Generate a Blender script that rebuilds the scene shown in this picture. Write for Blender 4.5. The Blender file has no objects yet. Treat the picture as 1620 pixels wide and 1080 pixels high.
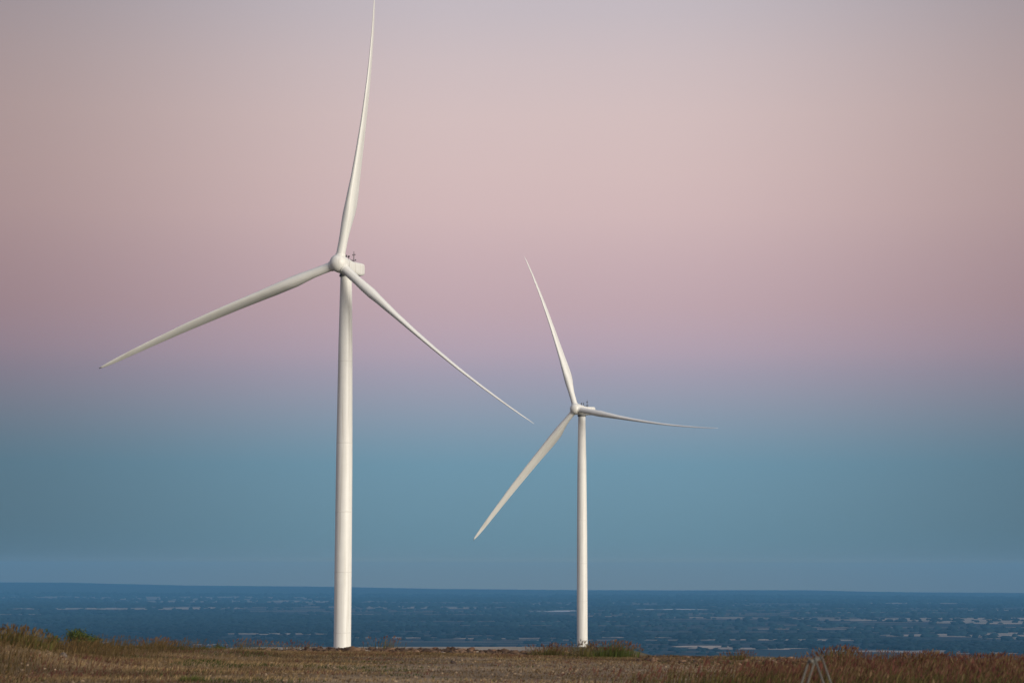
import bpy, math
import numpy as np
from mathutils import Matrix, Vector

# ------------------------------------------------------------------ camera, light, exposure
SC = bpy.context.scene
COL = SC.collection
EYE = 1.7                                   # eye height over the ground the photographer stands on
F_PX, E0 = 3263.9, 901.3
PITCH = math.atan((E0 - 540) / F_PX)
cam = bpy.data.cameras.new('camera')
cam.sensor_width = 36.0
cam.lens = F_PX / 1620 * 36.0
cam.clip_start, cam.clip_end = 0.5, 200000
cam.dof.use_dof = True
cam.dof.focus_distance = 480
cam.dof.aperture_fstop = 2.2
camo = bpy.data.objects.new('camera', cam)
camo.location = (0, 0, EYE)
camo.rotation_euler = (math.pi / 2 + PITCH, -0.0014, 0)
COL.objects.link(camo)
SC.camera = camo

SC.view_settings.view_transform = 'Standard'
SC.view_settings.look = 'None'
SC.view_settings.exposure = 0
SC.view_settings.gamma = 1
SC.cycles.max_bounces = 6
SC.cycles.volume_bounces = 0

SUN_EL, SUN_AZ = math.radians(8.0), math.radians(-46.0)   # azimuth from straight behind the camera, towards its right
sun_dir = Vector((math.cos(SUN_EL) * math.sin(-SUN_AZ), -math.cos(SUN_EL) * math.cos(SUN_AZ), math.sin(SUN_EL)))
sl = bpy.data.lights.new('sun', 'SUN')
sl.energy = 3.4
sl.angle = math.radians(30)
sl.color = (1.0, 0.93, 0.79)
so = bpy.data.objects.new('sun', sl)
so.rotation_euler = sun_dir.to_track_quat('Z', 'Y').to_euler()
so.location = (0, 0, 60)
COL.objects.link(so)

# haze numbers are needed by the sky behind it
HAZE_L = 30000.0
HAZE_TOP = 165.0
HAZE_END = 46000.0
HAZE_COLOR = (0.165, 0.495, 0.90)
HAZE_J = np.array((0.067, 0.188, 0.308))


def srgb(*c):
    return [((v / 255 + 0.055) / 1.055) ** 2.4 if v > 10 else v / 255 / 12.92 for v in c]


# twilight sky opposite the sun: blue shadow of the earth, pink belt, pale mauve above  (elevation, seen colour)
SKY = [(-1.2, (103, 128, 144)), (0.0, (102, 131, 148)), (0.9, (103, 138, 156)), (2.0, (108, 144, 163)), (2.9, (111, 148, 168)),
       (3.7, (125, 151, 170)), (4.5, (143, 154, 172)), (5.3, (159, 156, 174)), (6.2, (180, 162, 176)), (7.2, (190, 166, 174)), (8.4, (198, 173, 178)),
       (9.8, (208, 183, 184)), (11.5, (212, 189, 188)), (13.2, (210, 191, 191)), (15.4, (196, 186, 192)), (20, (188, 186, 200)), (35, (170, 180, 202)), (60, (140, 160, 195)), (90, (125, 148, 188))]
w = bpy.data.worlds.new('World')
SC.world = w
w.use_nodes = True
nt = w.node_tree
nt.nodes.clear()
N = lambda t, **k: [n := nt.nodes.new(t), [setattr(n, a, b) for a, b in k.items()]][0]
L = nt.links.new
out = N('ShaderNodeOutputWorld')
bg = N('ShaderNodeBackground')
L(bg.outputs[0], out.inputs[0])
tc = N('ShaderNodeTexCoord')
sep = N('ShaderNodeSeparateXYZ')
L(tc.outputs['Generated'], sep.inputs[0])
asin = N('ShaderNodeMath', operation='ARCSINE')
L(sep.outputs[2], asin.inputs[0])
mr = N('ShaderNodeMapRange')
mr.inputs['From Min'].default_value = math.radians(-1.2)
mr.inputs['From Max'].default_value = math.radians(20)
L(asin.outputs[0], mr.inputs[0])
ramp = N('ShaderNodeValToRGB')
L(mr.outputs[0], ramp.inputs[0])
els = np.array([s[0] for s in SKY])
lin = np.array([srgb(*s[1]) for s in SKY])


def behind_haze(el, c):
    path = HAZE_TOP / math.sin(math.radians(max(el, 0.05)))
    t = math.exp(-min(path, HAZE_END) / HAZE_L)
    return np.maximum((np.array(c) - (1 - t) * HAZE_J) / t, 0.0)


cr = ramp.color_ramp
stops = np.concatenate([[-1.2, -0.2, 0.05, 0.2], np.linspace(0.35, 1.4, 7), [1.8, 2.3, 2.9], np.linspace(3.5, 9.8, 11), [11, 12.5, 14, 15.4, 17.5, 20]])
for i, e in enumerate(stops):
    c = behind_haze(e, [np.interp(e, els, lin[:, k]) for k in range(3)])
    p = (e + 1.2) / 21.2
    el = cr.elements[0] if i == 0 else (cr.elements[-1] if i == len(stops) - 1 else cr.elements.new(p))
    el.position = p
    el.color = (*c, 1)
ramp2 = N('ShaderNodeValToRGB')
mr2 = N('ShaderNodeMapRange')
mr2.inputs['From Min'].default_value = math.radians(20)
mr2.inputs['From Max'].default_value = math.radians(90)
L(asin.outputs[0], mr2.inputs[0])
L(mr2.outputs[0], ramp2.inputs[0])
for e, c in [(20, lin[15]), (35, lin[16]), (60, lin[17]), (90, lin[18])]:
    p = (e - 20) / 70
    el = ramp2.color_ramp.elements[0] if p == 0 else (ramp2.color_ramp.elements[-1] if p == 1 else ramp2.color_ramp.elements.new(p))
    el.position = p
    el.color = (*c, 1)
gt = N('ShaderNodeMath', operation='GREATER_THAN')
gt.inputs[1].default_value = math.radians(20)
L(asin.outputs[0], gt.inputs[0])
mx = N('ShaderNodeMix', data_type='RGBA')
L(gt.outputs[0], mx.inputs['Factor'])
L(ramp.outputs[0], mx.inputs['A'])
L(ramp2.outputs[0], mx.inputs['B'])
# lens vignetting put into the sky colour: it dims to either side of mid-view
az = N('ShaderNodeMath', operation='ARCTAN2')
L(sep.outputs[0], az.inputs[0])
L(sep.outputs[1], az.inputs[1])
azs = N('ShaderNodeMath', operation='SUBTRACT')
L(az.outputs[0], azs.inputs[0])
azs.inputs[1].default_value = math.radians(1.0)
aza = N('ShaderNodeMath', operation='ABSOLUTE')
L(azs.outputs[0], aza.inputs[0])
azr = N('ShaderNodeMapRange', interpolation_type='SMOOTHSTEP')
azr.inputs['From Min'].default_value = math.radians(2)
azr.inputs['From Max'].default_value = math.radians(18)
azr.inputs['To Min'].default_value = 1.0
azr.inputs['To Max'].default_value = 0.50
L(aza.outputs[0], azr.inputs[0])
azr.inputs['To Min'].default_value = 0.0
azr.inputs['To Max'].default_value = 1.0
side = N('ShaderNodeMix', data_type='RGBA')
side.inputs['A'].default_value = (1, 1, 1, 1)
side.inputs['B'].default_value = (0.60, 0.565, 0.56, 1)
L(azr.outputs[0], side.inputs['Factor'])
mul = N('ShaderNodeVectorMath', operation='MULTIPLY')
L(mx.outputs['Result'], mul.inputs[0])
L(side.outputs['Result'], mul.inputs[1])
# warm afterglow round the low sun, behind the camera
dot = N('ShaderNodeVectorMath', operation='DOT_PRODUCT')
L(tc.outputs['Generated'], dot.inputs[0])
dot.inputs[1].default_value = sun_dir
gr = N('ShaderNodeMapRange', interpolation_type='SMOOTHSTEP')
gr.inputs['From Min'].default_value = 0.0
gr.inputs['From Max'].default_value = 1.0
L(dot.outputs['Value'], gr.inputs[0])
glow = N('ShaderNodeVectorMath', operation='SCALE')
glow.inputs[0].default_value = (0.55, 0.48, 0.36)
L(gr.outputs[0], glow.inputs['Scale'])
add = N('ShaderNodeVectorMath', operation='ADD')
L(mul.outputs[0], add.inputs[0])
L(glow.outputs[0], add.inputs[1])
L(add.outputs[0], bg.inputs[0])
bg.inputs[1].default_value = 1.0

# ------------------------------------------------------------------ helpers
rng = np.random.default_rng(7)


def ss(a, b, x):
    t = np.clip((np.asarray(x, float) - a) / (b - a), 0, 1)
    return t * t * (3 - 2 * t)


_tab = np.random.default_rng(3).random((256, 256))


def vnoise(x, y):
    xi, yi = np.floor(x).astype(int), np.floor(y).astype(int)
    fx, fy = x - xi, y - yi
    fx, fy = fx * fx * (3 - 2 * fx), fy * fy * (3 - 2 * fy)
    g = lambda a, b: _tab[a & 255, b & 255]
    return (g(xi, yi) * (1 - fx) + g(xi + 1, yi) * fx) * (1 - fy) + (g(xi, yi + 1) * (1 - fx) + g(xi + 1, yi + 1) * fx) * fy


def fbm(x, y, o=4):
    r, a, s = 0, 0.5, 0
    for k in range(o):
        r = r + a * vnoise(x * 2 ** k + 17.3 * k, y * 2 ** k + 9.1 * k)
        s += a
        a *= 0.5
    return r / s


def mesh_np(name, V, F, cols=None, smooth=False):
    V = np.asarray(V, np.float32)
    F = np.asarray(F, np.int32)
    me = bpy.data.meshes.new(name)
    n = F.shape[1]
    me.vertices.add(len(V))
    me.vertices.foreach_set('co', V.ravel())
    me.loops.add(F.size)
    me.loops.foreach_set('vertex_index', F.ravel())
    me.polygons.add(len(F))
    me.polygons.foreach_set('loop_start', np.arange(0, F.size, n, dtype=np.int32))
    if smooth:
        me.polygons.foreach_set('use_smooth', np.ones(len(F), bool))
    if cols is not None:
        a = me.color_attributes.new('tint', 'FLOAT_COLOR', 'POINT')
        c = np.ones((len(V), 4), np.float32)
        c[:, :3] = cols
        a.data.foreach_set('color', c.ravel())
    me.update(calc_edges=True)
    me.validate()
    return me


def link(name, me, m=None, parent=None, **props):
    o = bpy.data.objects.new(name, me)
    COL.objects.link(o)
    if m and me and not me.materials:
        me.materials.append(m)
    o.parent = parent
    for k, v in props.items():
        o[k] = v
    return o


def mat(name, color=(0.5, 0.5, 0.5), rough=0.6, attr=None, noise=None, spec=0.5, trans=0):
    """principled material; noise = (scale, amount, (scale2, amount2)) multiplies the colour, attr reads the tint attribute"""
    m = bpy.data.materials.new(name)
    m.use_nodes = True
    t = m.node_tree
    b = t.nodes['Principled BSDF']
    b.inputs['Roughness'].default_value = rough
    b.inputs['Specular IOR Level'].default_value = spec
    b.inputs['Base Color'].default_value = (*color, 1)
    src = None
    if attr:
        a = t.nodes.new('ShaderNodeAttribute')
        a.attribute_name = attr
        src = a.outputs['Color']
    if noise:
        g = t.nodes.new('ShaderNodeTexCoord')
        for sc, am in noise:
            nz = t.nodes.new('ShaderNodeTexNoise')
            nz.inputs['Scale'].default_value = sc
            nz.inputs['Detail'].default_value = 5
            t.links.new(g.outputs['Object'], nz.inputs['Vector'])
            r = t.nodes.new('ShaderNodeMapRange')
            r.inputs['From Min'].default_value = 0.25
            r.inputs['From Max'].default_value = 0.75
            r.inputs['To Min'].default_value = 1 - am
            r.inputs['To Max'].default_value = 1 + am
            t.links.new(nz.outputs['Fac'], r.inputs[0])
            s = t.nodes.new('ShaderNodeVectorMath')
            s.operation = 'SCALE'
            if src is None:
                s.inputs[0].default_value = color
            else:
                t.links.new(src, s.inputs[0])
            t.links.new(r.outputs[0], s.inputs['Scale'])
            src = s.outputs[0]
    if src is not None:
        t.links.new(src, b.inputs['Base Color'])
    if trans:
        b.inputs['Subsurface Weight'].default_value = 0
        tr = t.nodes.new('ShaderNodeBsdfTranslucent')
        t.links.new(src, tr.inputs[0])
        mxs = t.nodes.new('ShaderNodeMixShader')
        mxs.inputs[0].default_value = trans
        o = t.nodes['Material Output']
        t.links.new(b.outputs[0], mxs.inputs[1])
        t.links.new(tr.outputs[0], mxs.inputs[2])
        t.links.new(mxs.outputs[0], o.inputs[0])
    return m


# ------------------------------------------------------------------ the terrain
R_EARTH = 6.371e6
PROF = np.array([(0, -1.7), (12, -1.75), (25, -1.98), (40, -2.38), (50, -2.68), (70, -3.18), (90, -3.68), (104, -4.18), (110, -4.38), (116, -4.75), (126, -5.6),
                 (200, -10.5), (300, -14.5), (440, -18.3), (470, -18.5), (499, -18.52), (509, -18.52), (560, -22.4), (640, -26), (760, -29.6), (830, -30.2), (1000, -48), (1500, -115), (2500, -255), (4000, -330), (6000, -345), (80000, -345)], float)
_ld = np.log(PROF[:, 0] + 20)


def terrain(x, y):
    """height of the ground, world z"""
    x, y = np.asarray(x, float), np.asarray(y, float)
    d = np.hypot(x, y)
    de = np.where(d < 300, np.hypot(np.where(y > 0, x * 0.35, x), y), d)
    z = np.interp(np.log(de + 20), _ld, PROF[:, 1])
    near = 1 - ss(130, 300, d)
    z = z - near * 0.020 * (x + 4) * ss(20, 90, d) * (x > -4) - near * 0.004 * (x + 4) * (x < -4)
    z = z + near * ss(8, 40, d) * 0.16 * (fbm(x * 0.16 + 40, y * 0.16 + 11, 3) - 0.5)
    z = z + 0.85 * np.exp(-(((x + 16.5) / 3.6) ** 2 + ((y - 62) / 6) ** 2))          # grassy mound at the left
    z = z + 0.30 * np.exp(-(((x + 16.0) / 6.0) ** 2 + ((y - 85) / 12) ** 2))
    z = z + 0.15 * np.exp(-((y - 110 + 0.02 * x * x * 0.2) / 1.8) ** 2) * (0.35 + 0.9 * fbm(x * 0.35, y * 0.05 + 5, 3)) * ss(-14, -8, x)   # low rubble berm along the edge
    bear = np.degrees(np.arctan2(x, y))
    z = z - 24 * (ss(2.6, 8, bear) + ss(7.4, 13, -bear)) * ss(118, 320, d) * (1 - ss(1500, 4500, d))
    hill = np.interp(bear, [-40, -25, -14, -12, -9, -5, -2, 1.5, 4.5, 7.0, 8.4, 9.3, 11, 14, 25, 40], [190, 235, 232, 228, 170, 142, 100, 84, 78, 86, 88, 72, 56, 48, 40, 30])
    z = z + hill * ss(30500, 40500, d) + ss(7000, 12000, d) * 14 * (fbm(x / 4200, y / 4200, 3) - 0.5)
    z = z - d * d / (2 * R_EARTH)
    return z + EYE


ang = np.concatenate([np.arange(-180, -24, 6.0), np.arange(-24, 24, 0.14), np.arange(24, 180, 6.0)])
rad = 1.5 * 1.0205 ** np.arange(0, 510)
rad = rad[rad < 44500]
A, Rr = np.meshgrid(np.radians(ang), rad)
X, Y = Rr * np.sin(A), Rr * np.cos(A)
Z = terrain(X, Y)
nc, nr = len(ang), len(rad)
V = np.stack([X, Y, Z], -1).reshape(-1, 3)
V = np.vstack([V, [[0, 0, terrain(0.0, 0.0)]]])
i, j = np.meshgrid(np.arange(nr - 1), np.arange(nc), indexing='ij')
j2 = (j + 1) % nc
Fq = np.stack([i * nc + j, i * nc + j2, (i + 1) * nc + j2, (i + 1) * nc + j], -1).reshape(-1, 4)
Fc = np.stack([np.full(nc, nr * nc), (np.arange(nc) + 1) % nc, np.arange(nc), np.full(nc, nr * nc)], -1)
D = np.hypot(V[:, 0], V[:, 1])
x, y = V[:, 0], V[:, 1]
SOIL = np.array((0.25, 0.165, 0.078))
GRAVEL = np.array((0.285, 0.205, 0.125))
RED = np.array((0.085, 0.05, 0.027))
SCRUB = np.array((0.010, 0.022, 0.026))
PAD = np.array((0.34, 0.30, 0.25))
c = np.tile(SOIL, (len(V), 1))
lerp = lambda a, b, t: a * (1 - t[:, None]) + b * t[:, None]
c = lerp(c, GRAVEL, ss(-9, -2, x) * (1 - ss(6, 12, x)) * ss(40, 50, y) * (1 - ss(84, 92, y)))
c = c * (0.5 + 1.05 * fbm(x * 0.10 + 3, y * 0.33 + 8, 3))[:, None]
c = lerp(c, RED, ss(2, 6, x - (y - 50) * 0.27))
c = lerp(c, np.array((0.095, 0.078, 0.04)), ss(125, 190, D))
c = c * np.where((D > 125) & (D < 2500), 0.55 + 0.9 * fbm(x * 0.035, y * 0.02 + 4, 4), 1.0)[:, None]
c = lerp(c, SCRUB, ss(900, 2200, D))
c = lerp(c, PAD, (1 - ss(0.8, 1.05, np.hypot((x + 34) / 46, (y - 498) / 34))))
c = lerp(c, SCRUB * 1.5, ss(29000, 36000, D))
me = mesh_np('ground', V, np.vstack([Fq]), c, smooth=True)
M_GROUND = mat('dry_ground', rough=0.95, attr='tint', noise=[(0.07, 0.22), (0.9, 0.22), (6.0, 0.35), (0.0022, 0.25)], spec=0.15)
link('ground', me, M_GROUND, kind='structure', label='dry stony hilltop falling away to a wide hazy bush plain')

# pale clearings out on the plain: (bearing deg, distance m, half width m, half depth m, brightness)
CLEAR = [(-11.4, 20600, 620, 420, 1.25), (-10.1, 20300, 560, 300, 1.3), (-8.6, 20800, 420, 500, 0.9), (-12.0, 31500, 900, 700, 0.25), (-8.3, 31000, 1500, 1300, 0.3), (-9.5, 29500, 900, 500, 0.3), (-6.0, 30000, 800, 700, 0.3),
         (-7.2, 26800, 1400, 1100, 0.55), (-3.4, 21500, 620, 420, 1.0), (-2.3, 20800, 520, 300, 1.0), (-0.6, 19000, 170, 160, 0.7), (1.05, 18900, 150, 170, 2.3), (1.5, 19200, 100, 160, 2.4),
         (1.2, 23800, 260, 300, 0.8), (4.45, 20200, 330, 170, 2.3), (5.4, 29000, 620, 700, 1.1), (5.3, 16400, 300, 170, 1.4), (7.2, 16100, 560, 120, 0.8), (2.8, 16700, 260, 130, 0.8),
         (11.4, 15600, 700, 480, 1.0), (13.6, 15900, 800, 620, 1.0), (15.6, 15200, 900, 600, 1.0), (12.0, 11700, 380, 230, 0.9), (14.0, 11900, 520, 330, 1.0), (15.8, 11500, 480, 300, 0.9), (7.4, 10700, 300, 95, 1.1),
         (8.6, 10650, 160, 70, 0.9), (5.15, 9650, 110, 120, 1.6), (6.5, 9450, 190, 110, 1.2), (10.7, 9250, 260, 120, 1.0), (12.6, 9150, 240, 90, 0.8), (-10.9, 10350, 150, 110, 0.9), (-6.2, 11600, 240, 160, 0.65), (-8.0, 9900, 150, 90, 0.5),
         (-3.3, 10900, 190, 100, 1.2), (-0.4, 10750, 150, 100, 1.3), (0.9, 10850, 140, 45, 0.8), (3.4, 11000, 200, 80, 0.7), (10.9, 26000, 520, 500, 0.7), (3.0, 24500, 420, 300, 0.6), (-5.0, 24000, 500, 350, 0.6), (8.9, 18600, 420, 160, 0.6),
         (9.2, 13300, 300, 110, 0.6), (13.2, 20500, 620, 260, 0.6), (-13.6, 17800, 380, 160, 0.5), (6.9, 23500, 420, 200, 0.7), (7.9, 12900, 330, 90, 0.6), (14.6, 13600, 260, 80, 0.8)]
_cr = np.random.default_rng(21)
for _ in range(60):
    _d = 8800 + 17000 * _cr.random() ** 1.2
    CLEAR.append((_cr.uniform(-16, 16) * 0.6 + _cr.uniform(0, 7), _d, _d * _cr.uniform(0.015, 0.07), _d * _cr.uniform(0.003, 0.007), _cr.uniform(-0.25, 0.35)))
CLEAR = [(b, d, hw * 1.4, hd * 1.2, br * 0.7) for b, d, hw, hd, br in CLEAR]
CV, CF, CC = [], [], []
base = 0
for k, (b, d, hw, hd, br) in enumerate(CLEAR):
    cx, cy = d * math.sin(math.radians(b)), d * math.cos(math.radians(b))
    n, m = 64, 6
    th = np.linspace(0, 2 * np.pi, n, endpoint=False)
    wob = 0.35 + 1.05 * fbm(np.cos(th) * 2.3 + 5 * k, np.sin(th) * 2.3 + 3 * k, 4)
    for q in range(1, m + 1):
        px, py = cx + np.cos(th) * hw * wob * q / m, cy + np.sin(th) * hd * wob * q / m
        CV.append(np.stack([px, py, terrain(px, py) + 2.5], -1))
        tone = np.array((0.42, 0.345, 0.275)) * (0.4 + 0.6 * br) if br < 1.5 else np.array((0.75, 0.75, 0.74))
        CC.append(np.tile(tone, (n, 1)) * (0.75 + 0.5 * fbm(px / 60 + k, py / 60))[:, None])
    for q in range(m - 1):
        a = base + q * n + np.arange(n)
        a2 = base + q * n + (np.arange(n) + 1) % n
        CF.append(np.stack([a, a + n, a2 + n, a2], -1))
    cidx = base + np.arange(n)
    half = n // 2                                          # cap of the middle
    for q in range(half - 1):
        CF.append([[base + q, base + q + 1, base + n - 2 - q, base + n - 1 - q]])
    base += n * m
me = mesh_np('field', np.vstack(CV), np.vstack(CF), np.vstack(CC))
M_FIELD = mat('dry_field', rough=0.95, attr='tint', noise=[(0.004, 0.3), (0.02, 0.35)], spec=0.1)
t_ = M_FIELD.node_tree                                     # scattered dark bushes standing in the clearings
tc_, mp_, nz_, cr_, mx_ = [t_.nodes.new(k) for k in ('ShaderNodeTexCoord', 'ShaderNodeMapping', 'ShaderNodeTexNoise', 'ShaderNodeMapRange', 'ShaderNodeMix')]
mp_.inputs['Scale'].default_value = (0.0055, 0.0020, 0.001)
nz_.inputs['Scale'].default_value = 1.0
nz_.inputs['Detail'].default_value = 6
nz_.inputs['Roughness'].default_value = 0.7
cr_.inputs['To Max'].default_value = 0.7
cr_.inputs['From Min'].default_value = 0.56
cr_.inputs['From Max'].default_value = 0.68
mx_.data_type = 'RGBA'
b_ = t_.nodes['Principled BSDF']
src_ = b_.inputs['Base Color'].links[0].from_socket
t_.links.new(tc_.outputs['Object'], mp_.inputs[0])
t_.links.new(mp_.outputs[0], nz_.inputs['Vector'])
t_.links.new(nz_.outputs['Fac'], cr_.inputs[0])
t_.links.new(cr_.outputs[0], mx_.inputs['Factor'])
t_.links.new(src_, mx_.inputs['A'])
mx_.inputs['B'].default_value = (0.03, 0.04, 0.035, 1)
t_.links.new(mx_.outputs['Result'], b_.inputs['Base Color'])
link('field', me, M_FIELD, kind='structure', label='pale dry clearings scattered across the distant bush plain')


def clear_mask(x, y):
    m = np.zeros_like(x)
    for b, d, hw, hd, br in CLEAR:
        cx, cy = d * math.sin(math.radians(b)), d * math.cos(math.radians(b))
        m = np.maximum(m, (((x - cx) / hw) ** 2 + ((y - cy) / hd) ** 2) < 1.0)
        m = np.maximum(m, (((x - cx) / hw) ** 2 + ((y - cy + 0.9 * hd + 400) / (hd + 400)) ** 2) < 1.0)
    return m


# ------------------------------------------------------------------ far bush: one mass of thickets nobody could count
phi = (1 + 5 ** 0.5) / 2
ICO_V = np.array([(-1, phi, 0), (1, phi, 0), (-1, -phi, 0), (1, -phi, 0), (0, -1, phi), (0, 1, phi), (0, -1, -phi), (0, 1, -phi), (phi, 0, -1), (phi, 0, 1), (-phi, 0, -1), (-phi, 0, 1)], float)
ICO_V /= np.linalg.norm(ICO_V[0])
ICO_F = np.array([(0, 11, 5), (0, 5, 1), (0, 1, 7), (0, 7, 10), (0, 10, 11), (1, 5, 9), (5, 11, 4), (11, 10, 2), (10, 7, 6), (7, 1, 8), (3, 9, 4), (3, 4, 2), (3, 2, 6), (3, 6, 8), (3, 8, 9), (4, 9, 5), (2, 4, 11), (6, 2, 10), (8, 6, 7), (9, 8, 1)])


def blobs(P, S, tint, rnd=0.3, seed=1):
    r = np.random.default_rng(seed)
    n = len(P)
    a = r.random(n) * 6.283
    v = ICO_V[None] * (1 + rnd * (r.random((n, 12, 1)) - 0.5) * 2)
    vx = v[..., 0] * np.cos(a)[:, None] - v[..., 1] * np.sin(a)[:, None]
    vy = v[..., 0] * np.sin(a)[:, None] + v[..., 1] * np.cos(a)[:, None]
    v = np.stack([vx, vy, v[..., 2]], -1) * S[:, None, :] + P[:, None, :]
    f = (ICO_F[None] + 12 * np.arange(n)[:, None, None]).reshape(-1, 3)
    return v.reshape(-1, 3), f, np.repeat(tint, 12, axis=0)


CLEAR_KEEP = 0.09
n = 105000
d = 6500 + 27000 * rng.random(n) ** 1.5
b = np.radians(rng.uniform(-17, 17, n))
x, y = d * np.sin(b), d * np.cos(b)
dens = fbm(x / 420 + 3, y / 900, 4)
keep = (dens > 0.40) & ((clear_mask(x, y) < 0.5) | (rng.random(n) < CLEAR_KEEP))
x, y, d = x[keep], y[keep], d[keep]
n = len(x)
s = rng.uniform(5, 11, n) * (1 + d / 16000)
P = np.stack([x, y, terrain(x, y) + s * 0.35], -1)
S = np.stack([s * rng.uniform(0.9, 2.2, n), s * rng.uniform(0.9, 2.2, n), s * rng.uniform(0.7, 1.1, n)], -1)
tint = np.array((0.012, 0.025, 0.028)) * rng.uniform(0.75, 1.3, (n, 1)) * (0.25 + 1.6 * fbm(x / 2600 + 7, y / 1500 + 2, 3))[:, None]
v, f, c = blobs(P, S, tint, 0.3)
link('woodland', mesh_np('woodland', v, f, c), mat('bush_foliage', rough=0.9, attr='tint', spec=0.1), kind='stuff', label='dark bush covering the distant plain')

# ------------------------------------------------------------------ wind turbines
WHITE = mat('turbine_paint', (0.80, 0.79, 0.76), 0.42, noise=[(0.35, 0.035), (2.0, 0.02)])
WHITE_B = mat('blade_paint', (0.80, 0.795, 0.77), 0.36, noise=[(0.25, 0.03)])
def streaks(m, amount, sx, sz):
    """thin rain streaks and dust running down the paint"""
    t = m.node_tree
    b = t.nodes['Principled BSDF']
    src = b.inputs['Base Color'].links[0].from_socket
    g, mp, nz, r, sc = [t.nodes.new(k) for k in ('ShaderNodeTexCoord', 'ShaderNodeMapping', 'ShaderNodeTexNoise', 'ShaderNodeMapRange', 'ShaderNodeMix')]
    mp.inputs['Scale'].default_value = (sx, sx, sz)
    nz.inputs['Scale'].default_value = 1.0
    nz.inputs['Detail'].default_value = 5
    r.inputs['From Min'].default_value = 0.52
    r.inputs['From Max'].default_value = 0.78
    r.inputs['To Max'].default_value = amount
    sc.data_type = 'RGBA'
    t.links.new(g.outputs['Object'], mp.inputs[0])
    t.links.new(mp.outputs[0], nz.inputs['Vector'])
    t.links.new(nz.outputs['Fac'], r.inputs[0])
    t.links.new(r.outputs[0], sc.inputs['Factor'])
    t.links.new(src, sc.inputs['A'])
    sc.inputs['B'].default_value = (0.42, 0.38, 0.31, 1)
    t.links.new(sc.outputs['Result'], b.inputs['Base Color'])


streaks(WHITE, 0.55, 1.6, 0.05)
streaks(WHITE_B, 0.4, 1.5, 0.08)
SEAM = mat('joint_sealant', (0.72, 0.705, 0.675), 0.6)
DARK = mat('dark_metal', (0.09, 0.085, 0.085), 0.5)
GREY = mat('bearing_grey', (0.16, 0.155, 0.15), 0.55)
HUB_H = 92.0


def lathe(profile, n=64, axis='Z'):
    """profile of (radius, height) turned round an axis"""
    V, F = [], []
    t = np.linspace(0, 2 * np.pi, n, endpoint=False)
    for r, h in profile:
        V.append(np.stack([r * np.cos(t), r * np.sin(t), np.full(n, h)], -1))
    for k in range(len(profile) - 1):
        a = k * n + np.arange(n)
        b = k * n + (np.arange(n) + 1) % n
        F.append(np.stack([a, b, b + n, a + n], -1))
    V = np.vstack(V)
    if axis == 'Y':
        V = np.stack([V[:, 0], V[:, 2], -V[:, 1]], -1)    # height runs along +Y
    return V, np.vstack(F)


def tower_radius(h):
    return np.interp(h, [0, 20, 45, 72, 89.6], [2.06, 2.05, 1.97, 1.72, 1.40])


hs = np.linspace(-3, 89.6, 60)
TOWER_ME = mesh_np('tower', *lathe([(float(tower_radius(max(h, 0))), h) for h in hs] + [(0.3, 89.6)], 72), smooth=True)
SEAMS = []
for h in (3.6, 18.0, 32.4, 49.0, 68.8):
    r = float(tower_radius(h))
    SEAMS.append(mesh_np('section_joint', *lathe([(r - 0.01, h - 0.13), (r + 0.02, h - 0.10), (r + 0.02, h + 0.10), (r - 0.01, h + 0.13)], 72), smooth=True))
YAW_ME = mesh_np('yaw_bearing', *lathe([(1.30, 89.602), (1.66, 89.61), (1.66, 90.05), (1.52, 90.1), (1.52, 90.6), (0.2, 90.6)], 48))


def nacelle_mesh():
    """rounded box section swept from the hub back to the rear wall; front is +Y, origin on the rotor axis over the tower"""
    #        y     half width, top, bottom, corner
    secs = [(2.55, 1.30, 1.30, -1.30, 1.0), (2.54, 1.62, 1.62, -1.62, 1.0), (2.1, 1.78, 1.86, -1.74, 0.95), (1.2, 1.80, 2.02, -1.78, 0.85), (0.4, 1.80, 1.92, -1.78, 0.75), (-0.6, 1.78, 1.62, -1.76, 0.62),
            (-1.6, 1.76, 1.50, -1.74, 0.5), (-4, 1.74, 1.62, -1.70, 0.42), (-6.2, 1.70, 1.72, -1.52, 0.38), (-7.3, 1.66, 1.74, -1.26, 0.36), (-7.6, 1.58, 1.64, -1.12, 0.4), (-7.72, 1.40, 1.42, -0.92, 0.42), (-7.74, 0.2, 0.1, -0.1, 0.5)]
    n = 64
    V, F = [], []
    for yy, w, t, b, k in secs:
        th = np.linspace(0, 2 * np.pi, n, endpoint=False)
        e = k                                              # superellipse exponent 2/e .. 1 = ellipse, small = boxy
        cx, cz = np.cos(th), np.sin(th)
        px = np.sign(cx) * np.abs(cx) ** e * w
        hz = np.where(cz >= 0, t, -b)
        pz = np.sign(cz) * np.abs(cz) ** e * hz
        V.append(np.stack([px, np.full(n, yy), pz], -1))
    for k in range(len(secs) - 1):
        a = k * n + np.arange(n)
        b = k * n + (np.arange(n) + 1) % n
        F.append(np.stack([a, a + n, b + n, b], -1))
    return mesh_np('nacelle', np.vstack(V), np.vstack(F), smooth=True)


NAC_ME = nacelle_mesh()


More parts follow.
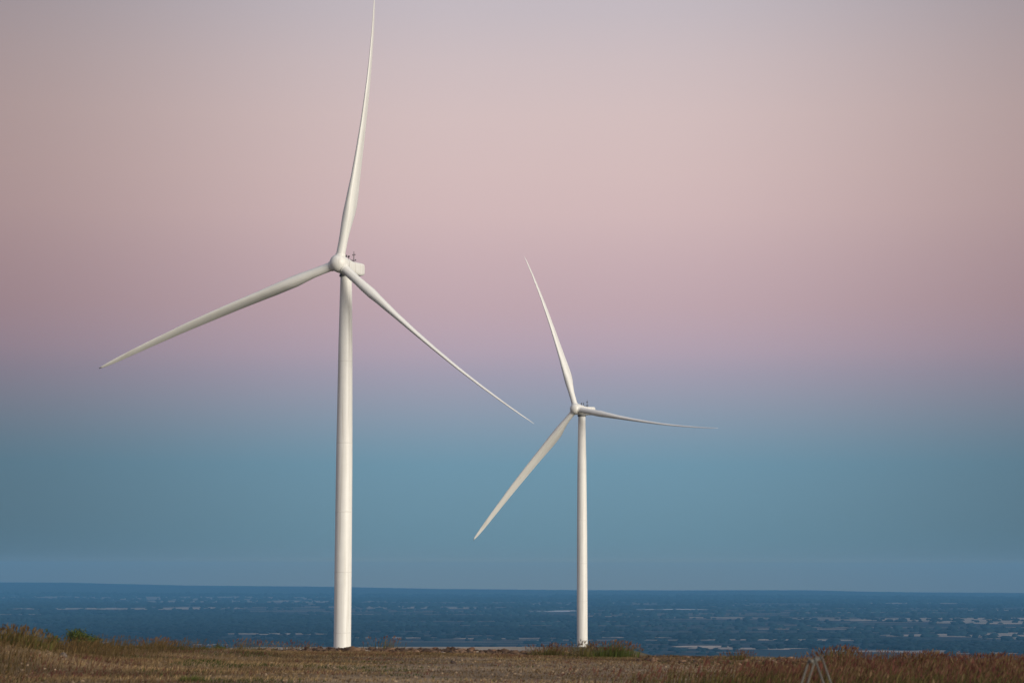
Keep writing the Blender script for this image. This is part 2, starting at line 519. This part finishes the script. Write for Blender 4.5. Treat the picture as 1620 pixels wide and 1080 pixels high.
def tube(V, F, p0, p1, r0, r1=None, n=8):
    p0, p1 = np.array(p0, float), np.array(p1, float)
    r1 = r0 if r1 is None else r1
    ax = (p1 - p0) / np.linalg.norm(p1 - p0)
    u = np.cross(ax, [0, 0, 1.0] if abs(ax[2]) < 0.9 else [1.0, 0, 0])
    u /= np.linalg.norm(u)
    v = np.cross(ax, u)
    b = sum(len(q) for q in V)
    t = np.linspace(0, 2 * np.pi, n, endpoint=False)
    ring = np.cos(t)[:, None] * u + np.sin(t)[:, None] * v
    V.append(np.vstack([p0 + ring * r0, p1 + ring * r1, [p0], [p1]]))
    a, a2 = np.arange(n), (np.arange(n) + 1) % n
    F.append(np.stack([a, a2, a2 + n, a + n], -1) + b)
    F.append(np.stack([a2, a, np.full(n, 2 * n), np.full(n, 2 * n)], -1)[:, :3].repeat(1, 0)[:, [0, 1, 2, 2]] + b)
    F.append(np.stack([a + n, a2 + n, np.full(n, 2 * n + 1)], -1)[:, [0, 1, 2, 2]] + b)


def tris(F):
    """quads and degenerate quads to triangles"""
    F = np.vstack(F)
    t = [F[:, [0, 1, 2]]]
    q = F[F[:, 2] != F[:, 3]]
    t.append(q[:, [0, 2, 3]])
    return np.vstack(t)


def mast_mesh(h, arms, base):
    V, F = [], []
    bx, by, bz = base
    tube(V, F, (bx, by, bz - 0.1), (bx, by, bz + h), 0.12, 0.075)
    for z, l, r in arms:
        tube(V, F, (bx - l, by + 0.1, bz + z), (bx + l, by - 0.1, bz + z), 0.05)
        for sx in (-1, 1):
            tube(V, F, (bx + sx * l, by - 0.1 * sx, bz + z - 0.05), (bx + sx * l, by - 0.1 * sx, bz + z + 0.28), r, r * 0.6)
    return mesh_np('weather_mast', np.vstack(V), tris(F))


MAST_A = mast_mesh(1.5, [(1.15, 0.22, 0.12), (0.25, 0.5, 0.16)], (-0.1, -1.2, 1.48))
MAST_B = mast_mesh(2.7, [(1.75, 0.34, 0.13), (0.40, 0.5, 0.2)], (-0.7, -2.9, 1.5))
V_, F_ = [], []
tube(V_, F_, (-0.2, 0.5, 1.8), (-0.2, 0.5, 2.35), 0.09, 0.09)
tube(V_, F_, (-0.2, 0.5, 2.35), (-0.2, 0.5, 2.85), 0.24, 0.2, 12)
LIGHT_ME = mesh_np('warning_light', np.vstack(V_), tris(F_))

# spinner: a dome whose nose looks along +Y, local origin at the blade plane
prof = [(2.0, -1.85), (2.12, -1.8), (2.16, -1.2), (2.17, 0.3)] + [(2.17 * math.cos(a), 0.3 + 2.2 * math.sin(a)) for a in np.linspace(0.1, math.pi / 2 - 0.001, 18)]
HUB_ME = mesh_np('hub', *lathe(prof, 64, 'Y'), smooth=True)
BACK_ME = mesh_np('rotor_bearing', *lathe([(0.2, -1.83), (1.75, -1.835), (1.72, -2.6)], 48, 'Y'))
COLLAR_ME = mesh_np('blade_collar', *lathe([(1.22, 1.55), (1.25, 1.6), (1.25, 2.28), (1.2, 2.34), (1.0, 2.34)], 40), smooth=False)
BLADE_L, ROOT = 66.5, 1.9


def blade_mesh():
    s_ = np.array([0, .02, .05, .08, .12, .16, .20, .25, .30, .4, .5, .6, .655, .665, .75, .85, .92, .96, .985, 1.0])
    ch = np.interp(s_, [0, .05, .08, .12, .16, .20, .25, .3, .4, .5, .6, .7, .8, .9, .95, .98, 1], [2.2, 2.25, 2.65, 3.6, 4.5, 4.8, 4.65, 4.25, 3.7, 3.3, 2.9, 2.5, 2.1, 1.62, 1.2, .8, .2])
    tr = np.interp(s_, [0, .05, .10, .2, .3, .5, .8, 1], [1.0, .97, .72, .42, .34, .26, .2, .17])
    rnd = 1 - ss(0.04, 0.17, s_)
    tw = -np.radians(np.interp(s_, [0, .2, .3, .5, .8, 1], [15, 15, 11, 5, 0, -2]))
    N_ = 40
    V, F = [], []
    th = np.linspace(0, 2 * np.pi, N_, endpoint=False)
    for s, c_, t_, r_, a_ in zip(s_, ch, tr, rnd, tw):
        xc = 0.5 * (1 - np.cos(th))                       # 0 leading edge .. 1 trailing edge
        yt = 5 * t_ * (0.2969 * np.sqrt(xc) - 0.126 * xc - 0.3516 * xc ** 2 + 0.2843 * xc ** 3 - 0.1036 * xc ** 4)
        side = np.where(th < np.pi, 1, -1)
        ya = side * yt + 0.03 * np.sin(np.pi * xc) * (1 - r_)
        yc = side * np.sqrt(np.maximum(xc * (1 - xc), 0))  # circle
        yy = ya * (1 - r_) + yc * r_ * t_
        x0 = 0.5 * r_ + 0.30 * (1 - r_)
        lx = (xc - x0) * c_
        lx = np.where(xc < 0.15, lx - (0.10 if 0.3 < s < 0.66 else 0.0), lx)
        ly = yy * c_
        rx = lx * np.cos(a_) - ly * np.sin(a_)
        ry = lx * np.sin(a_) + ly * np.cos(a_)
        V.append(np.stack([rx, ry + 3.9 * s ** 2.6, np.full(N_, ROOT + s * (BLADE_L - ROOT))], -1))
    m = len(s_)
    for k in range(m - 1):
        a = k * N_ + np.arange(N_)
        b = k * N_ + (np.arange(N_) + 1) % N_
        F.append(np.stack([a, b, b + N_, a + N_], -1))
    half = N_ // 2
    e = (m - 1) * N_
    F.append(np.array([[e + q, e + q + 1, e + N_ - 2 - q, e + N_ - 1 - q] for q in range(half - 1)]))
    return mesh_np('blade', np.vstack(V), np.vstack(F), smooth=True)


BLADE_ME = blade_mesh()


def turbine(x, y, z, yaw, tilt, cone, over, phase, pitches, label):
    root = link('wind_turbine', None, None, label=label, category='wind turbine', group='wind turbines on the ridge')
    root.location = (x, y, z)
    root.rotation_euler = (0, 0, math.pi - yaw)          # local +Y is the way the rotor looks
    tw = link('tower', TOWER_ME, WHITE, root)
    for sm in SEAMS:
        link('section_joint', sm, SEAM, tw)
    link('yaw_bearing', YAW_ME, GREY, tw)
    nac = link('nacelle', NAC_ME, WHITE, root)
    nac.location = (0, 0, HUB_H)
    nac.rotation_euler = (0.0, 0, 0)
    link('weather_mast', MAST_A, DARK, nac)
    link('weather_mast', MAST_B, DARK, nac)
    link('warning_light', LIGHT_ME, DARK, nac)
    ft = Vector((0, math.cos(tilt), math.sin(tilt)))
    # seen from the front: local -X is to the right, so right = -X
    rt, up = Vector((-1, 0, 0)), Vector((0, -math.sin(tilt), math.cos(tilt)))
    hubc = Vector((0, 0, HUB_H)) + ft * over
    hub = link('hub', HUB_ME, WHITE, root)
    hm = Matrix.Translation(hubc) @ Matrix.Rotation(tilt, 4, 'X')
    hub.matrix_local = hm
    link('rotor_bearing', BACK_ME, GREY, hub)
    hinv = hm.inverted()
    for k in range(3):
        a = phase + k * 2 * math.pi / 3
        p = math.radians(pitches[k])
        radial = rt * math.cos(a) + up * math.sin(a)
        ccw = -rt * math.sin(a) + up * math.cos(a)
        radial = (radial * math.cos(cone) + ft * math.sin(cone)).normalized()
        pre = ft * math.cos(p) + ccw * math.sin(p)
        pre = (pre - radial * pre.dot(radial)).normalized()
        te = pre.cross(radial)
        M = Matrix((te, pre, radial)).transposed().to_4x4()
        M.translation = hubc
        bl = link('blade', BLADE_ME, WHITE_B, root)
        bl.matrix_local = M
        co = link('blade_collar', COLLAR_ME, WHITE, hub)
        co.matrix_local = hinv @ M
    return root


turbine(-40.6, 499.0, -18.5 + EYE, 0.346, 0.058, 0.063, 4.3, 1.374, (81, 65, 88), 'larger nearer white wind turbine with one blade pointing almost straight up')
turbine(27.24, 806.2, -29.8 + EYE, 0.595, 0.058, 0.063, 4.3, 1.877, (82, 58, 80), 'smaller farther white wind turbine with one blade level to the right')

# ------------------------------------------------------------------ grass
GRASS = mat('grass_blades', rough=0.8, attr='tint', spec=0.15, trans=0.25)


def blades(P, h, wd, lean, az, c0, c1, seed=0):
    """curved tapering blades: base, middle and tip; colours run from c0 (foot) to c1 (tip)"""
    r = np.random.default_rng(seed)
    n = len(P)
    fa = r.random(n) * np.pi
    wx = np.stack([np.cos(fa), np.sin(fa), np.zeros(n)], -1) * wd[:, None] * 0.5
    dr = np.stack([np.cos(az), np.sin(az), np.zeros(n)], -1)
    mid = P + dr * (lean * h * 0.3)[:, None] + np.array([0, 0, 1]) * (h * 0.58)[:, None]
    tip = P + dr * (lean * h)[:, None] + np.array([0, 0, 1]) * (h * np.sqrt(np.maximum(1 - 0.5 * lean ** 2, 0.2)))[:, None]
    Vv = np.stack([P - wx, P + wx, mid - wx * 0.75, mid + wx * 0.75, tip], 1).reshape(-1, 3)
    o = 5 * np.arange(n)[:, None]
    Ff = np.concatenate([o + np.array([[0, 1, 3]]), o + np.array([[0, 3, 2]]), o + np.array([[2, 3, 4]])], 0)
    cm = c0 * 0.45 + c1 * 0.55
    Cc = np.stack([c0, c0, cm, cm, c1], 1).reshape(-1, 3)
    return Vv, Ff, Cc, tip, dr


def heads(tip, dr, ln, wd, col, seed=0):
    """feathery seed heads: two crossed spindles on the stalk's tip"""
    r = np.random.default_rng(seed)
    n = len(tip)
    ax = dr * 0.45 + np.array([0, 0, 0.9])
    ax /= np.linalg.norm(ax, axis=1)[:, None]
    Vs, Fs = [], []
    for q in range(2):
        fa = r.random(n) * np.pi
        u = np.stack([np.cos(fa), np.sin(fa), np.zeros(n)], -1)
        b = tip - ax * (ln * 0.35)[:, None]
        m = tip + ax * (ln * 0.1)[:, None]
        t = tip + ax * (ln * 0.65)[:, None]
        Vs.append(np.stack([b, m - u * wd[:, None] / 2, m + u * wd[:, None] / 2, t], 1))
    Vs = np.concatenate(Vs, 0)
    o = 4 * np.arange(len(Vs))[:, None]
    Fs = np.concatenate([o + np.array([[0, 2, 1]]), o + np.array([[1, 2, 3]])], 0)
    return Vs.reshape(-1, 3), Fs, np.repeat(np.concatenate([col, col]), 4, axis=0)


def join(parts):
    V, F, C = [], [], []
    b = 0
    for v, f, c in parts:
        V.append(v)
        F.append(f + b)
        C.append(c)
        b += len(v)
    return np.vstack(V), np.vstack(F), np.vstack(C)


def scatter(n, d0, d1, half=0.29):
    d = np.sqrt(rng.uniform(d0 * d0, d1 * d1, n))
    b = rng.uniform(-half, half, n)
    return d * np.sin(b), d * np.cos(b)


OCHRE = np.array((0.26, 0.17, 0.07))
STRAW = np.array((0.42, 0.30, 0.155))
OLIVE = np.array((0.06, 0.058, 0.018))
RUST = np.array((0.155, 0.056, 0.045))
BROWN = np.array((0.09, 0.054, 0.026))
GREEN = np.array((0.075, 0.105, 0.025))


def mixc(a, b, t):
    return a[None] * (1 - t[:, None]) + b[None] * t[:, None]


def wind(n):
    return rng.normal(0.2, 0.9, n)                       # most blades lean to the right


# short dry turf over the open ground
x, y = scatter(330000, 40, 117)
tall = ss(5, 12, x - (y - 70) * 0.1) + (1 - ss(-13.5, -11, x)) * (y < 80)
dn = fbm(x * 0.5, y * 0.5, 3)
gravel = ss(-9, -3, x) * (1 - ss(6, 11, x)) * (1 - ss(84, 92, y))
keep = (rng.random(len(x)) < np.clip((dn - 0.22) * 2.4, 0.12, 1) * (1 - 0.55 * gravel))
x, y, gravel = x[keep], y[keep], gravel[keep]
n = len(x)
P = np.stack([x, y, terrain(x, y) - 0.01], -1)
h = rng.uniform(0.05, 0.17, n) * (1 - 0.35 * gravel)
t = np.clip(rng.random(n) * 0.7 + 0.5 * fbm(x * 0.25 + 9, y * 0.25, 2) - 0.1, 0, 1)
c1 = mixc(BROWN, STRAW, t ** 1.3)
gm = (fbm(x * 0.3 + 30, y * 0.3 + 4, 3) > 0.63) & (rng.random(n) < 0.7)
c1 *= (0.45 + 1.2 * fbm(x * 0.10 + 3, y * 0.33 + 8, 3))[:, None]
c1[gm] = GREEN * 0.7
rm = (fbm(x * 0.4 + 70, y * 0.4 + 44, 3) > 0.6) & (rng.random(n) < 0.4)
c1[rm] = RUST
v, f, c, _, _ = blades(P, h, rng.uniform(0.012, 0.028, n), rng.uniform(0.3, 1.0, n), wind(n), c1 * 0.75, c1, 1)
link('short_grass', mesh_np('short_grass', v, f, c), GRASS, kind='stuff', label='short dry straw coloured turf on the stony hilltop')

# tall reddish grass on the right and on the mound at the left
x, y = scatter(120000, 38, 112)
right = ss(2.5, 6.0, x - (y - 50) * 0.27) * (1 - 0.75 * ss(92, 104, y)) * (1 - 0.7 * ss(74, 84, y) * (1 - ss(11.5, 14, x)))
left = (1 - ss(-15.0, -11.6, x)) * ss(44, 50, y) * (1 - ss(84, 96, y))
right = np.where((np.abs(x - 4.35) < 0.6) & (y < 40), 0, right)
patch = np.clip((fbm(x * 0.45 + 2, y * 0.45 + 8, 3) - 0.25) * 2.6, 0.1, 1)
keep = rng.random(len(x)) < np.maximum(right, left) * patch
x, y = x[keep], y[keep]
lf = x < -8
n = len(x)
P = np.stack([x, y, terrain(x, y) - 0.02], -1)
h = rng.uniform(0.22, 0.62, n) * (0.7 + 0.6 * fbm(x * 0.3, y * 0.3, 2)) * np.where(lf, 0.85, 1)
t = rng.random(n)
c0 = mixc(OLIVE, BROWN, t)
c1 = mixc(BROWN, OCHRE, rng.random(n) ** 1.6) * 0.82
nearfoot = (y < 62) & ~lf & (rng.random(n) < 0.6)
c0[nearfoot] = GREEN
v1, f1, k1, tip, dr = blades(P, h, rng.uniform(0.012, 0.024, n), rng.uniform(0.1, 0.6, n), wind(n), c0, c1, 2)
hm = rng.random(n) < np.where(lf, 0.2, 0.48)
m = int(hm.sum())
hc = mixc(RUST, STRAW * 0.5, rng.random(m) ** 2)
hc[lf[hm]] = mixc(BROWN * 1.3, OCHRE * 0.7, rng.random(m))[lf[hm]]
hd = heads(tip[hm], dr[hm], rng.uniform(0.10, 0.2, m), rng.uniform(0.02, 0.045, m), hc, 3)
link('tall_grass', mesh_np('tall_grass', *join([(v1, f1, k1), hd])), GRASS, kind='stuff', label='tall reddish brown seeding grass')


def tuft(x, y, rx, ry, n, hh, head, green, label, group=None, red=RUST, seed=0):
    r = np.random.default_rng(100 + seed)
    q = np.clip(r.normal(0, 0.45, (n, 2)), -0.95, 0.95) * [rx, ry]
    px, py = x + q[:, 0], y + q[:, 1]
    z0 = float(terrain(x, y))
    P = np.stack([q[:, 0], q[:, 1], terrain(px, py) - z0 - 0.03], -1)
    fall = np.exp(-(q[:, 0] / rx) ** 2 * 0.8)
    h = r.uniform(0.35, 1.0, n) * hh * (0.45 + 0.55 * fall)
    c0 = mixc(OLIVE, GREEN, r.random(n)) * (0.8 + 0.6 * green)
    c1 = mixc(OCHRE, GREEN * 1.25, np.clip(r.random(n) * 0.6 + green - 0.3, 0, 1))
    az = np.arctan2(q[:, 1], q[:, 0] + 0.35 * rx) + r.normal(0, 0.5, n)
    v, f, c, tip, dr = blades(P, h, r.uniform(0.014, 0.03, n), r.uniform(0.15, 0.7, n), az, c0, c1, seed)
    hm = (r.random(n) < head) & (h > hh * 0.45)
    m = int(hm.sum())
    hd = heads(tip[hm], dr[hm], r.uniform(0.11, 0.22, m), r.uniform(0.03, 0.06, m), mixc(red, STRAW * 0.7, r.random(m) ** 2), seed)
    o = link('grass_tuft', mesh_np('grass_tuft', *join([(v, f, c), hd])), GRASS, label=label, category='grass tuft')
    o.location = (x, y, z0)
    if group:
        o['group'] = group
    return o


def at(u, d):
    return (u - 810) / F_PX * d


G = 'grass tufts along the edge of the hilltop'
tuft(at(968, 104), 104, 1.3, 0.9, 800, 0.95, 0.55, 0.95, 'broad green tuft with a fringe of red seed heads beside the farther turbine', G, seed=1)
tuft(at(922, 100), 100, 0.45, 0.4, 150, 0.95, 0.8, 0.3, 'sparse dark seeding stalks in front of the farther turbine foot', G, red=np.array((0.09, 0.06, 0.05)), seed=2)
tuft(at(1320, 84), 84, 1.0, 0.8, 900, 0.95, 0.5, 0.45, 'tall tuft of grey green and red stalks behind the trestle', G, seed=3)
tuft(at(252, 106), 106, 1.0, 0.6, 420, 0.85, 0.45, 0.25, 'wispy yellowish tuft with pink heads right of the two green bushes', G, seed=4)
tuft(at(390, 108), 108, 1.6, 0.6, 260, 0.8, 0.6, 0.1, 'thin line of pinkish stalks left of the nearer turbine', G, seed=5)
tuft(at(610, 110), 110, 1.1, 0.6, 110, 0.85, 0.6, 0.1, 'few tall pale stalks right of the nearer turbine foot', G, seed=6)
tuft(at(870, 107), 107, 1.2, 0.6, 420, 0.75, 0.5, 0.2, 'ochre tuft with pale seed heads just left of the farther turbine', G, seed=7)
tuft(at(1455, 74), 74, 0.9, 0.8, 700, 0.85, 0.55, 0.2, 'reddish tuft standing above the grass on the right slope', G, seed=8)
tuft(at(1165, 98), 98, 0.8, 0.6, 220, 0.6, 0.5, 0.1, 'low dry tuft on the brown rubble bank', G, seed=9)
tuft(at(310, 50), 50, 0.35, 0.3, 260, 0.22, 0.0, 0.7, 'small green tuft low on the dry ground below the bushes', G, seed=10)
tuft(at(1560, 66), 66, 1.4, 1.0, 800, 0.85, 0.5, 0.1, 'wide thin stand of dark red stalks at the far right of the slope', G, seed=11)
tuft(at(470, 112), 112, 1.4, 0.6, 200, 0.75, 0.6, 0.1, 'faint pink stalks over the pale turbine pad', G, seed=12)
tuft(at(30, 64), 64, 1.2, 1.0, 900, 0.65, 0.35, 0.3, 'dense brown grass tuft crowning the mound on the left', G, red=BROWN * 1.3, seed=13)
tuft(at(432, 46.5), 46.5, 0.3, 0.3, 220, 0.18, 0.0, 0.6, 'small olive tuft on the open ground in front of the nearer turbine', G, seed=14)

# ------------------------------------------------------------------ bushes
LEAF = mat('bush_leaves', rough=0.6, attr='tint', spec=0.3, trans=0.2)
BARK = mat('bush_bark', (0.09, 0.065, 0.045), 0.9, noise=[(8, 0.3)])


def bush(x, y, w, h, nl, label, seed, lean=0.0):
    r = np.random.default_rng(300 + seed)
    z0 = float(terrain(x, y))
    root = link('bush', None, None, label=label, category='bush', group='bushes at the edge of the hilltop')
    root.location = (x, y, z0)
    V, F = [], []
    tipsP = []
    for k in range(9):
        a = r.random() * 6.283
        rr = w * 0.5 * r.uniform(0.25, 0.95)
        top = np.array((math.cos(a) * rr + lean * w, math.sin(a) * rr * 0.8, h * r.uniform(0.35, 0.98) * (1 - 0.45 * (rr / (w * 0.5)) ** 2)))
        mid = top * [0.4, 0.4, 0.5]
        tube(V, F, (0, 0, -0.05), mid, 0.03, 0.02, 6)
        tube(V, F, mid, top, 0.02, 0.006, 6)
        tipsP += [top, (top + mid) / 2 + r.normal(0, 0.04, 3), mid + r.normal(0, 0.08, 3)]
    link('stem', mesh_np('stem', np.vstack(V), tris(F)), BARK, root)
    tp = np.array(tipsP)
    cl = tp[r.integers(0, len(tp), nl)]
    p = cl + r.normal(0, 1, (nl, 3)) * [w * 0.13, w * 0.13, h * 0.11]
    p[:, 2] = np.maximum(p[:, 2], 0.02)
    nrm = r.normal(0, 1, (nl, 3))
    nrm /= np.linalg.norm(nrm, axis=1)[:, None]
    u = np.cross(nrm, r.normal(0, 1, (nl, 3)))
    u /= np.linalg.norm(u, axis=1)[:, None]
    v = np.cross(nrm, u)
    s = r.uniform(0.035, 0.075, nl)[:, None]
    Vv = np.stack([p - u * s, p + v * s * 0.45, p + u * s, p - v * s * 0.45], 1).reshape(-1, 3)
    Ff = (4 * np.arange(nl))[:, None] + np.arange(4)[None]
    c = mixc(np.array((0.030, 0.052, 0.012)), np.array((0.12, 0.14, 0.03)), r.random(nl) ** 1.6)
    link('crown', mesh_np('crown', Vv, Ff, np.repeat(c, 4, 0)), LEAF, root)


bush(at(140, 92), 92, 1.4, 0.88, 4200, 'largest green bush, pointed at the top, beside the grassy mound', 1, -0.08)
bush(at(150, 93), 93, 0.9, 0.55, 1900, 'low rounded dark bush leaning on the right side of the largest bush', 2)
bush(at(172, 95), 95, 0.6, 0.35, 900, 'small dark green bush on its own, just right of the largest bush', 3)
bush(at(326, 106), 106, 0.55, 0.32, 800, 'tiny bush at the hilltop edge, the left one of a pair', 4)
bush(at(352, 107), 107, 0.75, 0.42, 900, 'spreading bush at the hilltop edge, the right one of a pair', 5)
bush(at(88, 84), 84, 0.8, 0.75, 600, 'thin leafy bush half lost in the grass of the mound', 6)

# ------------------------------------------------------------------ stones
STONE = mat('stone', rough=0.9, attr='tint', noise=[(5, 0.3)], spec=0.2)
n = 5200
u = np.where(rng.random(n) < 0.45, rng.uniform(400, 930, n), rng.uniform(1000, 1400, n))
rt_ = u > 960
d = np.where(rt_, rng.normal(98, 8, n), rng.normal(109.5, 1.3, n))
x, y = at(u, d), d
s = rng.uniform(0.03, np.where(rt_, 0.08, 0.13), n) * np.where(rng.random(n) < 0.12, 1.7, 1)
P = np.stack([x, y, terrain(x, y) + s * 0.25], -1)
S = np.stack([s * rng.uniform(0.8, 1.5, n), s * rng.uniform(0.8, 1.5, n), s * rng.uniform(0.55, 1.0, n)], -1)
tint = mixc(np.array((0.055, 0.034, 0.024)), np.array((0.24, 0.15, 0.095)), rng.random(n) ** 1.7)
pale = rng.random(n) < 0.015
tint[pale] = (0.36, 0.31, 0.26)
v, f, c = blobs(P, S, tint, 0.5, 5)
# pebbles on the open gravel
n2 = 11000
x, y = scatter(n2, 41, 108, 0.27)
k = (x < 9) & (fbm(x * 0.6, y * 0.6, 3) > 0.42)
x, y = x[k], y[k]
s = rng.uniform(0.012, 0.045, len(x))
P = np.stack([x, y, terrain(x, y) + s * 0.3], -1)
S = np.stack([s * 1.3, s * 1.2, s * 0.8], -1)
tint = mixc(np.array((0.10, 0.066, 0.042)), np.array((0.34, 0.25, 0.165)), rng.random(len(x)) ** 1.8)
link('rubble', mesh_np('rubble', *join([(v, f, c), blobs(P, S, tint, 0.3, 6)])), STONE, kind='stuff', label='brown rubble and pebbles strewn over the hilltop')


def rock(u, d, w, h, col, label, seed):
    x = at(u, d)
    r = np.random.default_rng(500 + seed)
    # subdivided icosahedron, roughened
    V, F = ICO_V.copy(), ICO_F.copy()
    for _ in range(2):
        cache, nf, V = {}, [], list(V)

        def midp(a, b):
            k = (min(a, b), max(a, b))
            if k not in cache:
                m = (np.array(V[a]) + np.array(V[b])) / 2
                V.append(m / np.linalg.norm(m))
                cache[k] = len(V) - 1
            return cache[k]
        for a, b, c in F:
            ab, bc, ca = midp(a, b), midp(b, c), midp(c, a)
            nf += [(a, ab, ca), (b, bc, ab), (c, ca, bc), (ab, bc, ca)]
        F, V = np.array(nf), np.array(V)
    q = 1 + 0.5 * (fbm(V[:, 0] * 1.4 + seed * 3 + V[:, 2], V[:, 1] * 1.4 + V[:, 2] * 0.7 + 9, 3) - 0.5)
    for _ in range(5):                                   # a few flat breaks
        nn = r.normal(0, 1, 3)
        nn /= np.linalg.norm(nn)
        dd = V @ nn
        q = np.where(dd > 0.72, np.minimum(q, 0.72 / np.maximum(dd, 0.01)), q)
    V = V * q[:, None] * [w / 2, w / 2.4, h / 2] + [0, 0, h * 0.22]
    o = link('rock', mesh_np('rock', V, F, np.tile(col, (len(V), 1))), STONE, label=label, category='rock', group='larger rocks on the hilltop')
    o.location = (x, d, float(terrain(x, d)))
    o.rotation_euler = (0, 0, r.random() * 6)


RB = np.array((0.17, 0.092, 0.058))
rock(102, 88, 0.22, 0.2, np.array((0.45, 0.33, 0.25)), 'pale pinkish rock showing on the mound left of the bushes', 1)
rock(690, 109.6, 0.42, 0.3, RB, 'reddish rock on the hilltop edge, nearer turbine to its left', 2)
rock(746, 109.4, 0.5, 0.36, RB * 0.75, 'biggest dark brown rock on the edge, midway between the turbines', 3)
rock(778, 109.2, 0.4, 0.28, RB * 0.95, 'rust coloured rock just right of the biggest brown rock', 4)
rock(626, 109.8, 0.3, 0.22, RB * 1.2, 'light brown stone on the edge, first right of the nearer turbine', 5)
rock(718, 74, 0.2, 0.17, np.array((0.07, 0.05, 0.045)), 'small blackish rock alone on the open gravel', 6)
rock(108, 62, 0.3, 0.2, np.array((0.17, 0.14, 0.12)), 'grey rock at the foot of the grassy mound', 7)
rock(1255, 76, 0.15, 0.13, np.array((0.55, 0.48, 0.40)), 'whitish stone in the brown bank left of the trestle', 8)
rock(1222, 92, 0.26, 0.2, np.array((0.40, 0.28, 0.19)), 'tan rock on top of the brown rubble bank', 9)
rock(1300, 80, 0.26, 0.2, np.array((0.06, 0.045, 0.04)), 'dark rock in the bank right behind the trestle', 10)
rock(540, 108, 0.36, 0.16, np.array((0.12, 0.08, 0.06)), 'flat dark rock in front of the nearer turbine foot', 11)

# ------------------------------------------------------------------ the trestle low on the right
WOOD = mat('weathered_wood', (0.115, 0.108, 0.095), 0.8, noise=[(6, 0.25), (40, 0.2)])
TD = 30.0
tx = at(1280, TD)
tz = float(terrain(tx, TD))
tr = link('trestle', None, None, label='grey wooden trestle with two pairs of splayed legs in the grass', category='trestle')
tr.location = (tx, TD, tz)
tr.rotation_euler = (0, 0, -0.26)
top = EYE - (1037 - E0) / F_PX * TD - tz


def bar(p0, p1, w, t, name, parent):
    """a square-sawn bar with worn corners"""
    p0, p1 = np.array(p0, float), np.array(p1, float)
    ax = (p1 - p0) / np.linalg.norm(p1 - p0)
    u_ = np.cross(ax, [0, 1.0, 0] if abs(ax[1]) < 0.9 else [0, 0, 1.0])
    u_ /= np.linalg.norm(u_)
    v_ = np.cross(ax, u_)
    k = 0.18
    pts = [(1, 1 - k), (1 - k, 1), (-1 + k, 1), (-1, 1 - k), (-1, -1 + k), (-1 + k, -1), (1 - k, -1), (1, -1 + k)]
    ring = np.array([u_ * a * w / 2 + v_ * b * t / 2 for a, b in pts])
    V = np.vstack([p0 + ring, p1 + ring, [p0], [p1]])
    a, a2 = np.arange(8), (np.arange(8) + 1) % 8
    F = [np.stack([a, a2, a2 + 8, a + 8], -1), np.stack([a2, a, np.full(8, 16), np.full(8, 16)], -1), np.stack([a + 8, a2 + 8, np.full(8, 17), np.full(8, 17)], -1)]
    return link(name, mesh_np(name, V, tris(F)), WOOD, parent)


for yy in (0.0, 0.85):
    for sx in (-1, 1):
        bar((sx * (0.035 + top * 0.36), yy, -0.06), (sx * 0.035, yy, top), 0.028, 0.034, 'leg', tr)
    bar((-top * 0.30, yy + 0.05, top * 0.2), (top * 0.30, yy + 0.05, top * 0.2), 0.02, 0.03, 'crossbar', tr)
bar((0, -0.12, top - 0.045), (0, 0.95, top - 0.045), 0.045, 0.05, 'top_rail', tr)

# ------------------------------------------------------------------ the air over the plain
b0 = float(V[:, 2].min())
lo = float(Z.min()) - 1.0
e = HAZE_END
HV = [(-e, -e, lo), (e, -e, lo), (e, e, lo), (-e, e, lo), (-e, -e, HAZE_TOP), (e, -e, HAZE_TOP), (e, e, HAZE_TOP), (-e, e, HAZE_TOP)]
HF = [(0, 3, 2, 1), (4, 5, 6, 7), (0, 1, 5, 4), (1, 2, 6, 5), (2, 3, 7, 6), (3, 0, 4, 7)]
mh = bpy.data.materials.new('haze_air')
mh.use_nodes = True
t = mh.node_tree
t.nodes.clear()
o = t.nodes.new('ShaderNodeOutputMaterial')
pv = t.nodes.new('ShaderNodeVolumePrincipled')
pv.inputs['Color'].default_value = (*HAZE_COLOR, 1)
pv.inputs['Density'].default_value = 1 / HAZE_L
pv.inputs['Anisotropy'].default_value = 0.0
t.links.new(pv.outputs[0], o.inputs['Volume'])
link('haze', mesh_np('haze', HV, HF), mh, kind='stuff', label='thin blue evening haze over the plain')
